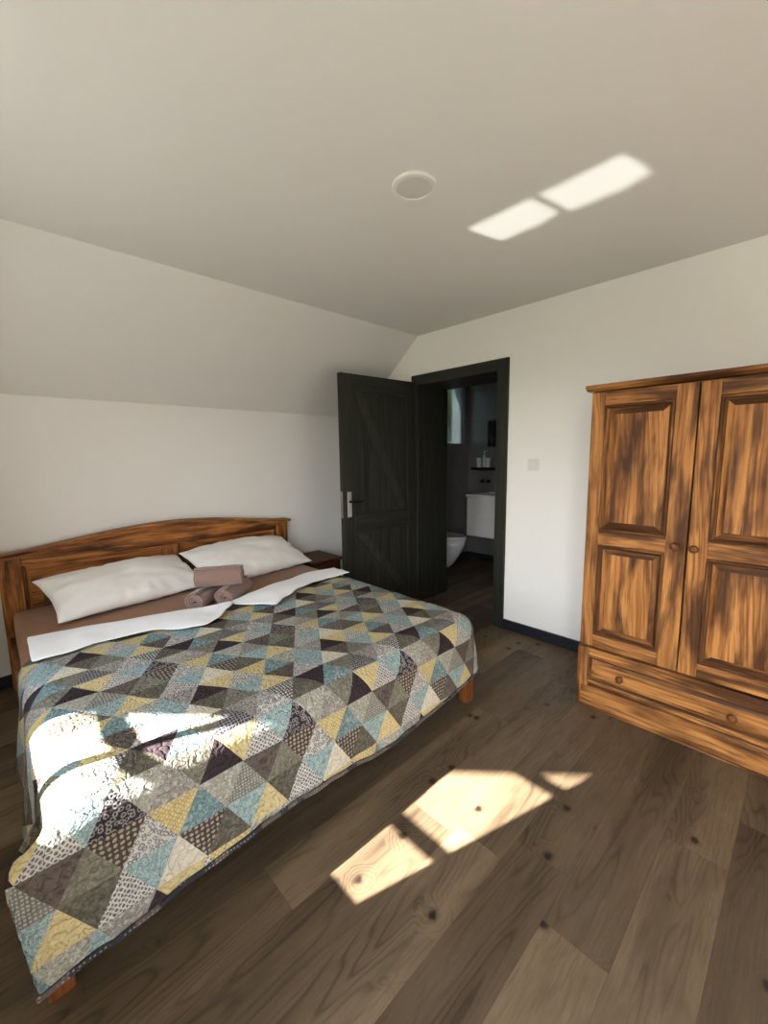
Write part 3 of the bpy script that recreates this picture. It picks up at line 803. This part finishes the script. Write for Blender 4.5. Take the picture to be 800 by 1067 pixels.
# binding sewn round the hem
def sweep(pts, w, h_, name, mat, parent):
    mb = MB(); n_ = len(pts); rings = []
    for k, (P, O) in enumerate(pts):
        P = Vector(P); a = Vector(pts[max(0, k - 1)][0]); b_ = Vector(pts[min(n_ - 1, k + 1)][0]); tdir = (b_ - a).normalized()
        O = Vector(O).normalized(); sd_ = tdir.cross(O).normalized()
        rings.append([P + O * w + sd_ * h_, P + O * w - sd_ * h_, P - O * w - sd_ * h_, P - O * w + sd_ * h_])
    for r0 in rings: mb.v += [tuple(p) for p in r0]
    for k in range(n_ - 1):
        for j in range(4):
            mb.f.append((k*4+j, k*4+(j+1)%4, (k+1)*4+(j+1)%4, (k+1)*4+j)); mb.m.append(0)
    mb.f.append((0, 1, 2, 3)); mb.m.append(0); e_ = (n_ - 1) * 4; mb.f.append((e_+3, e_+2, e_+1, e_)); mb.m.append(0)
    return mb.build(name, mat, parent, smooth=False, bevel=.002)
def bind_mat():
    t = NT('quilt_binding_print'); o = t.obj()
    n1 = t.noise(t.mapping(o, (1, 7, 1)), 1, 1); ck = t.voronoi(o, 90, .2)
    c = t.ramp(n1, [(.38, (.03, .03, .035)), (.5, (.10, .08, .07)), (.62, (.035, .03, .04))], 'CONSTANT')
    c = t.mix(t.ramp(ck, [(.2, .6), (.3, 0.0)]), c, (.35, .33, .30))
    return t.bsdf(c, .9, spec=.15)
pts = []
for k in range(120):
    u = -3.06 + k * (2.24) / 119
    e = s_end(u); P = Vector(drape(u, e)); Pb = Vector(drape(u, e - .02)); pts.append((P + (Pb - P) * .2, (P - Pb)))
pts = [(Vector(P), O) for P, O in pts]
bnd = sweep(pts, .0075, .0070, 'binding', bind_mat(), q); tag(bnd, 'dark dotted binding along the quilt hem')

# ------------------------------------------------------------------ turned-back white duvets
def duvet(name, y0, y1, top, bot, label, seed):
    bm = bmesh.new(); NY, rows = 56, []
    for k in range(NY + 1):
        y = y0 + (y1 - y0) * k / NY
        xt, xb = interp(top, y) + .012 * noise.noise(Vector((y * 6, seed, 3))), interp(bot, y) + .022 * noise.noise(Vector((y * 8, seed, 8)))
        prof = []
        for t in [i / 6 for i in range(7)]: prof.append((1.45 + (xt + .02 - 1.45) * t, .5045 - .0005 * t))
        zc, r = .5235, .019
        for a in [i / 6 for i in range(1, 6)]: prof.append((xt + .02 - r * math.sin(a * PI), zc - r * math.cos(a * PI)))
        nt = 10
        for i in range(nt + 1):
            t = i / nt; x = xt + .02 + (xb - xt - .02) * t
            z = .5435 + (.020 * noise.noise(Vector((x * 6, y * 5, seed))) + .006 * noise.noise(Vector((x * 15, y * 11, seed)))) * min(1, 4 * t * (1.15 - t)) + .003
            if t > .9: z -= .003
            prof.append((x, z))
        edge = min(k, NY - k) / NY
        rows.append([bm.verts.new((x, (min(y, -1.13) if (x > xt + .06 and z < .52) else y) + .012 * noise.noise(Vector((x * 5, 2, seed))) * (1 if k in (0, NY) else 0), z)) for x, z in prof])
    for k in range(NY):
        for i in range(len(rows[0]) - 1):
            f = bm.faces.new((rows[k][i], rows[k][i + 1], rows[k + 1][i + 1], rows[k + 1][i])); f.smooth = True
    bmesh.ops.recalc_face_normals(bm, faces=bm.faces)
    me = bpy.data.meshes.new(name); bm.to_mesh(me); bm.free(); me.materials.append(M['duvet'])
    o = bpy.data.objects.new(name, me); COL.objects.link(o)
    s = o.modifiers.new('thick', 'SOLIDIFY'); s.thickness = .006; s.offset = 0
    s2 = o.modifiers.new('sub', 'SUBSURF'); s2.levels = 1; s2.render_levels = 1
    return tag(o, label, 'duvet', 'white duvets folded back over the quilt')
duvet('duvet', -2.80, -1.905, [(-2.80, .765), (-2.59, .81), (-2.41, .865), (-2.19, .92), (-1.98, .985), (-1.90, 1.0)],
      [(-2.80, 1.117), (-2.54, 1.094), (-2.34, 1.118), (-2.2, 1.235), (-2.14, 1.255), (-2.05, 1.21), (-1.95, 1.09), (-1.90, 1.045)],
      'white duvet edge folded back below the left pillow', 1.0)
duvet('duvet', -1.895, -1.03, [(-1.90, 1.0), (-1.74, .924), (-1.5, .86), (-1.236, .807), (-1.03, .84)],
      [(-1.90, 1.05), (-1.83, 1.137), (-1.74, 1.245), (-1.62, 1.166), (-1.49, 1.10), (-1.23, 1.036), (-1.03, 1.05)],
      'white duvet edge folded back below the right pillow and rolled towels', 4.0)

# ------------------------------------------------------------------ pillows
def pillow(center, size, thick, tilt, rotz, label, seed):
    bm = bmesh.new(); n_ = 34; lx, ly = size
    grid = {}
    for side in (1, -1):
        for i in range(n_ + 1):
            for j in range(n_ + 1):
                if side < 0 and (i in (0, n_) or j in (0, n_)): grid[side, i, j] = grid[1, i, j]; continue
                u, w = 2 * i / n_ - 1, 2 * j / n_ - 1
                b_ = max(0, (1 - u * u)) ** .55 * max(0, (1 - w * w)) ** .5
                pin = 1 - .055 * (1 - w * w) * abs(u) ** 3 
                pin2 = 1 - .075 * (1 - u * u) * abs(w) ** 3
                x, y = u * lx / 2 * pin, w * ly / 2 * pin2
                z = side * thick / 2 * b_
                p = Vector((x, y, z))
                wr = .016 * noise.noise(Vector((x * 7 + seed, y * 5, side * 2))) + .009 * noise.noise(Vector((x * 17 + seed, y * 9, side * 2)))
                d_ = math.hypot(max(0, abs(u) - .55), max(0, abs(w) - .55))
                wr += .013 * math.sin(math.atan2(abs(w) * ly - .1, abs(u) * lx) * 16 + seed) * d_ * 2 * b_ ** .5
                z += wr * min(1, b_ * 3)
                if side < 0: z *= .62
                grid[side, i, j] = bm.verts.new((x, y, z))
    for side in (1, -1):
        for i in range(n_):
            for j in range(n_):
                vs = [grid[side, i, j], grid[side, i + 1, j], grid[side, i + 1, j + 1], grid[side, i, j + 1]]
                if side < 0: vs.reverse()
                try: bm.faces.new(vs).smooth = True
                except ValueError: pass
    me = bpy.data.meshes.new('pillow'); bm.to_mesh(me); bm.free(); me.materials.append(M['linen'])
    o = bpy.data.objects.new('pillow', me); COL.objects.link(o)
    o.location = center; o.rotation_euler = (0, tilt, rotz)
    s2 = o.modifiers.new('sub', 'SUBSURF'); s2.levels = 1; s2.render_levels = 1
    return tag(o, label, 'pillow', 'white pillows at the headboard')
pillow((.345, -2.28, .602), (.50, .87), .20, math.radians(17), math.radians(8), 'left white pillow leaning on the headboard, nearer the camera', 2.0)
pillow((.320, -1.44, .610), (.50, .90), .21, math.radians(21), math.radians(8), 'right white pillow leaning on the headboard, behind the rolled towels', 7.0)

# ------------------------------------------------------------------ rolled towels
def towel(c, direction, length, r, label, flat=.88):
    mb = MB(); dv = Vector((direction[0], direction[1], 0)).normalized(); sd_ = Vector((-dv.y, dv.x, 0))
    turns, step = 3.3, 120; th = r / (turns + .6)
    inner, outer = [], []
    for k in range(step + 1):
        a = 2 * PI * turns * k / step; rad = th * .55 + (r - th * .6) * k / step
        outer.append((math.cos(a) * (rad + th * .43), math.sin(a) * (rad + th * .43))); inner.append((math.cos(a) * max(.002, rad - th * .43), math.sin(a) * max(.002, rad - th * .43)))
    loop = outer + inner[::-1]; n_ = len(loop); segs = 16
    for s_ in range(segs + 1):
        t = s_ / segs - .5
        for i, (a, b_) in enumerate(loop):
            rad = math.hypot(a, b_); sc = 1 + .03 * noise.noise(Vector((a * 30, b_ * 30, t * 5 + c[0] * 9)))
            ed = 1 - .06 * (abs(t) * 2) ** 6
            tt = t * length + (.012 * (1 - rad / r) * (1 if t > 0 else -1) * (-1) if s_ in (0, segs) else 0) + .006 * noise.noise(Vector((a * 20, b_ * 20, 4)))
            p = Vector(c) + dv * tt + sd_ * a * sc * ed + Vector((0, 0, b_ * sc * ed * flat)); mb.v.append(tuple(p))
    for s_ in range(segs):
        for i in range(n_):
            mb.f.append((s_*n_+i, s_*n_+(i+1)%n_, (s_+1)*n_+(i+1)%n_, (s_+1)*n_+i)); mb.m.append(0)
    for s_ in (0, segs):
        for k in range(step):
            q_ = (s_*n_+k, s_*n_+k+1, s_*n_+n_-2-k, s_*n_+n_-1-k); mb.f.append(q_); mb.m.append(0)
    o = mb.build('rolled_towel', M['towel'], smooth=True)
    return tag(o, label, 'towel', 'rolled towels on the bed')
dr_ = (-.64, .77)
def along(p, t): n_ = math.hypot(*dr_); return (p[0] + dr_[0] / n_ * t, p[1] + dr_[1] / n_ * t)
pa = along((.910, -2.072), .145); pb = along((.958, -1.918), .145)
towel((pa[0], pa[1], .558), dr_, .29, .061, 'lower left rolled dusty-pink towel under the top roll')
towel((pb[0], pb[1], .558), dr_, .29, .061, 'lower right rolled dusty-pink towel under the top roll')
towel((.880, -1.905, .672), (.50, .87), .27, .067, 'top rolled dusty-pink towel lying across two others')

# ------------------------------------------------------------------ nightstand
ns = thing('nightstand', 'small dark red-brown wooden nightstand in the corner beside the bed', 'nightstand', (.21, -.76, 0))
nx0, nx1, ny0, ny1 = .03, .385, -.915, -.605
b = MB(); b.box(nx0, nx1, ny0, ny0 + .02, .0, .452, 1); b.box(nx0, nx1, ny1 - .02, ny1, .0, .452, 1); b.box(nx0, nx0 + .012, ny0 + .02, ny1 - .02, .05, .452, 1)
b.box(nx0 + .012, nx1, ny0 + .02, ny1 - .02, .06, .08, 0); b.box(nx0 + .012, nx1 - .002, ny0 + .02, ny1 - .02, .28, .295, 0); b.build('body', [M['ny'], M['nz']], ns, bevel=.002)
MB().box(nx0 - .008, nx1 + .02, ny0 - .016, ny1 + .016, .453, .477).build('top', M['ny'], ns, bevel=.005)
dd = MB().box(nx1 - .02, nx1 + .002, ny0 + .023, ny1 - .023, .30, .445).build('drawer', M['ny'], ns, bevel=.003)
MB().lathe([(.008, 0), (.008, .008), (.016, .014), (.016, .022), (.006, .028)], (nx1 + .002, (ny0 + ny1) / 2, .375), axis=0, n=18).build('knob', M['ny'], dd, smooth=True)

# ------------------------------------------------------------------ ceiling lamp, light switch
cl = thing('ceiling_light', 'round flat white ceiling light, switched off', 'ceiling light', (2.153, -1.547, H))
MB().lathe([(.0875, 0), (.0875, -.007), (.084, -.011), (.070, -.012), (.068, -.009), (.068, -.001)], (2.153, -1.547, H), n=64).build('rim', M['white'], cl, smooth=False)
MB().lathe([(.0675, -.001), (.0675, -.009), (.05, -.0098), (.002, -.010)], (2.153, -1.547, H), n=64).build('diffuser', M['lampglass'], cl, smooth=False)
sw = thing('light_switch', 'white square light switch on the wall right of the dark doorway', 'switch', (1.912, 0, 1.30))
MB().box(1.869, 1.955, -.009, 0, 1.257, 1.343).build('plate', M['white'], sw, bevel=.003)
MB().box(1.885, 1.939, -.0125, -.0085, 1.273, 1.327).build('rocker', M['white'], sw, bevel=.002)

# ------------------------------------------------------------------ light
sun = bpy.data.lights.new('sun', 'SUN'); sun.energy = 88.0; sun.angle = math.radians(.55); sun.color = (1.0, .965, .92)
s = bpy.data.objects.new('sun', sun); COL.objects.link(s)
s.rotation_euler = Vector((.3, 1.0, -T)).to_track_quat('-Z', 'Y').to_euler()
s.location = (0, -8, 6)

# added area lamps imitating sun reflected off the sill, one narrow beam per pane
dvec = Vector((.3, 1.0, T)).normalized()
for xa, xb in ((2.443, 2.750), (2.786, 3.100)):
    al = bpy.data.lights.new('added_sill_beam', 'AREA'); al.shape = 'RECTANGLE'
    yc = -3.45; xc = (xa + xb) / 2 + .3 * yc
    e1 = Vector((1, 0, 0)); e1 = e1 - dvec * e1.dot(dvec); e2 = dvec.cross(e1).normalized()
    al.size = (xb - xa) * e1.length; al.size_y = .21 * .564
    al.spread = math.radians(.9); al.energy = .18; al.color = (1.0, 1.0, .96)
    o = bpy.data.objects.new('added_sill_beam', al); COL.objects.link(o)
    zax = -dvec; xax = e1.normalized(); yax = zax.cross(xax)
    mm = Matrix((xax, yax, zax)).transposed().to_4x4(); mm.translation = Vector((xc, yc, .792)) + dvec * .10
    o.matrix_world = mm

for (x0, x1, z0, z1) in (W1, W2):
    al = bpy.data.lights.new('window_portal', 'AREA'); al.shape = 'RECTANGLE'; al.size = x1 - x0; al.size_y = z1 - z0; al.cycles.is_portal = True
    o = bpy.data.objects.new('window_portal', al); COL.objects.link(o); o.location = ((x0 + x1) / 2, YGO - .01, (z0 + z1) / 2)
    o.rotation_euler = Vector((0, 1, 0)).to_track_quat('-Z', 'Z').to_euler()

w = bpy.data.worlds.new('sky'); SC.world = w; w.use_nodes = True; nt = w.node_tree; nt.nodes.clear()
out = nt.nodes.new('ShaderNodeOutputWorld'); bg = nt.nodes.new('ShaderNodeBackground')
tc = nt.nodes.new('ShaderNodeTexCoord'); sx = nt.nodes.new('ShaderNodeSeparateXYZ'); rp = nt.nodes.new('ShaderNodeValToRGB')
nt.links.new(tc.outputs['Generated'], sx.inputs[0])
mp = nt.nodes.new('ShaderNodeMapRange'); mp.inputs[1].default_value = -.25; mp.inputs[2].default_value = .6
nt.links.new(sx.outputs[2], mp.inputs[0]); nt.links.new(mp.outputs[0], rp.inputs[0])
e = rp.color_ramp.elements; e[0].position = .0; e[0].color = (.13, .14, .11, 1); e[1].position = 1.0; e[1].color = (.62, .78, 1.0, 1)
k = e.new(.27); k.color = (.20, .21, .18, 1); k = e.new(.33); k.color = (1.05, 1.05, 1.05, 1)
nt.links.new(rp.outputs[0], bg.inputs[0]); bg.inputs[1].default_value = 20.0
nt.links.new(bg.outputs[0], out.inputs[0])

# ------------------------------------------------------------------ view
SC.view_settings.view_transform = 'Standard'; SC.view_settings.look = 'None'
SC.view_settings.exposure = 0.0; SC.view_settings.gamma = 1.0; SC.view_settings.use_curve_mapping = False
SC.cycles.use_denoising = True
SC.cycles.max_bounces = 10; SC.cycles.diffuse_bounces = 7; SC.cycles.transparent_max_bounces = 12
SC.cycles.sample_clamp_indirect = 12.0
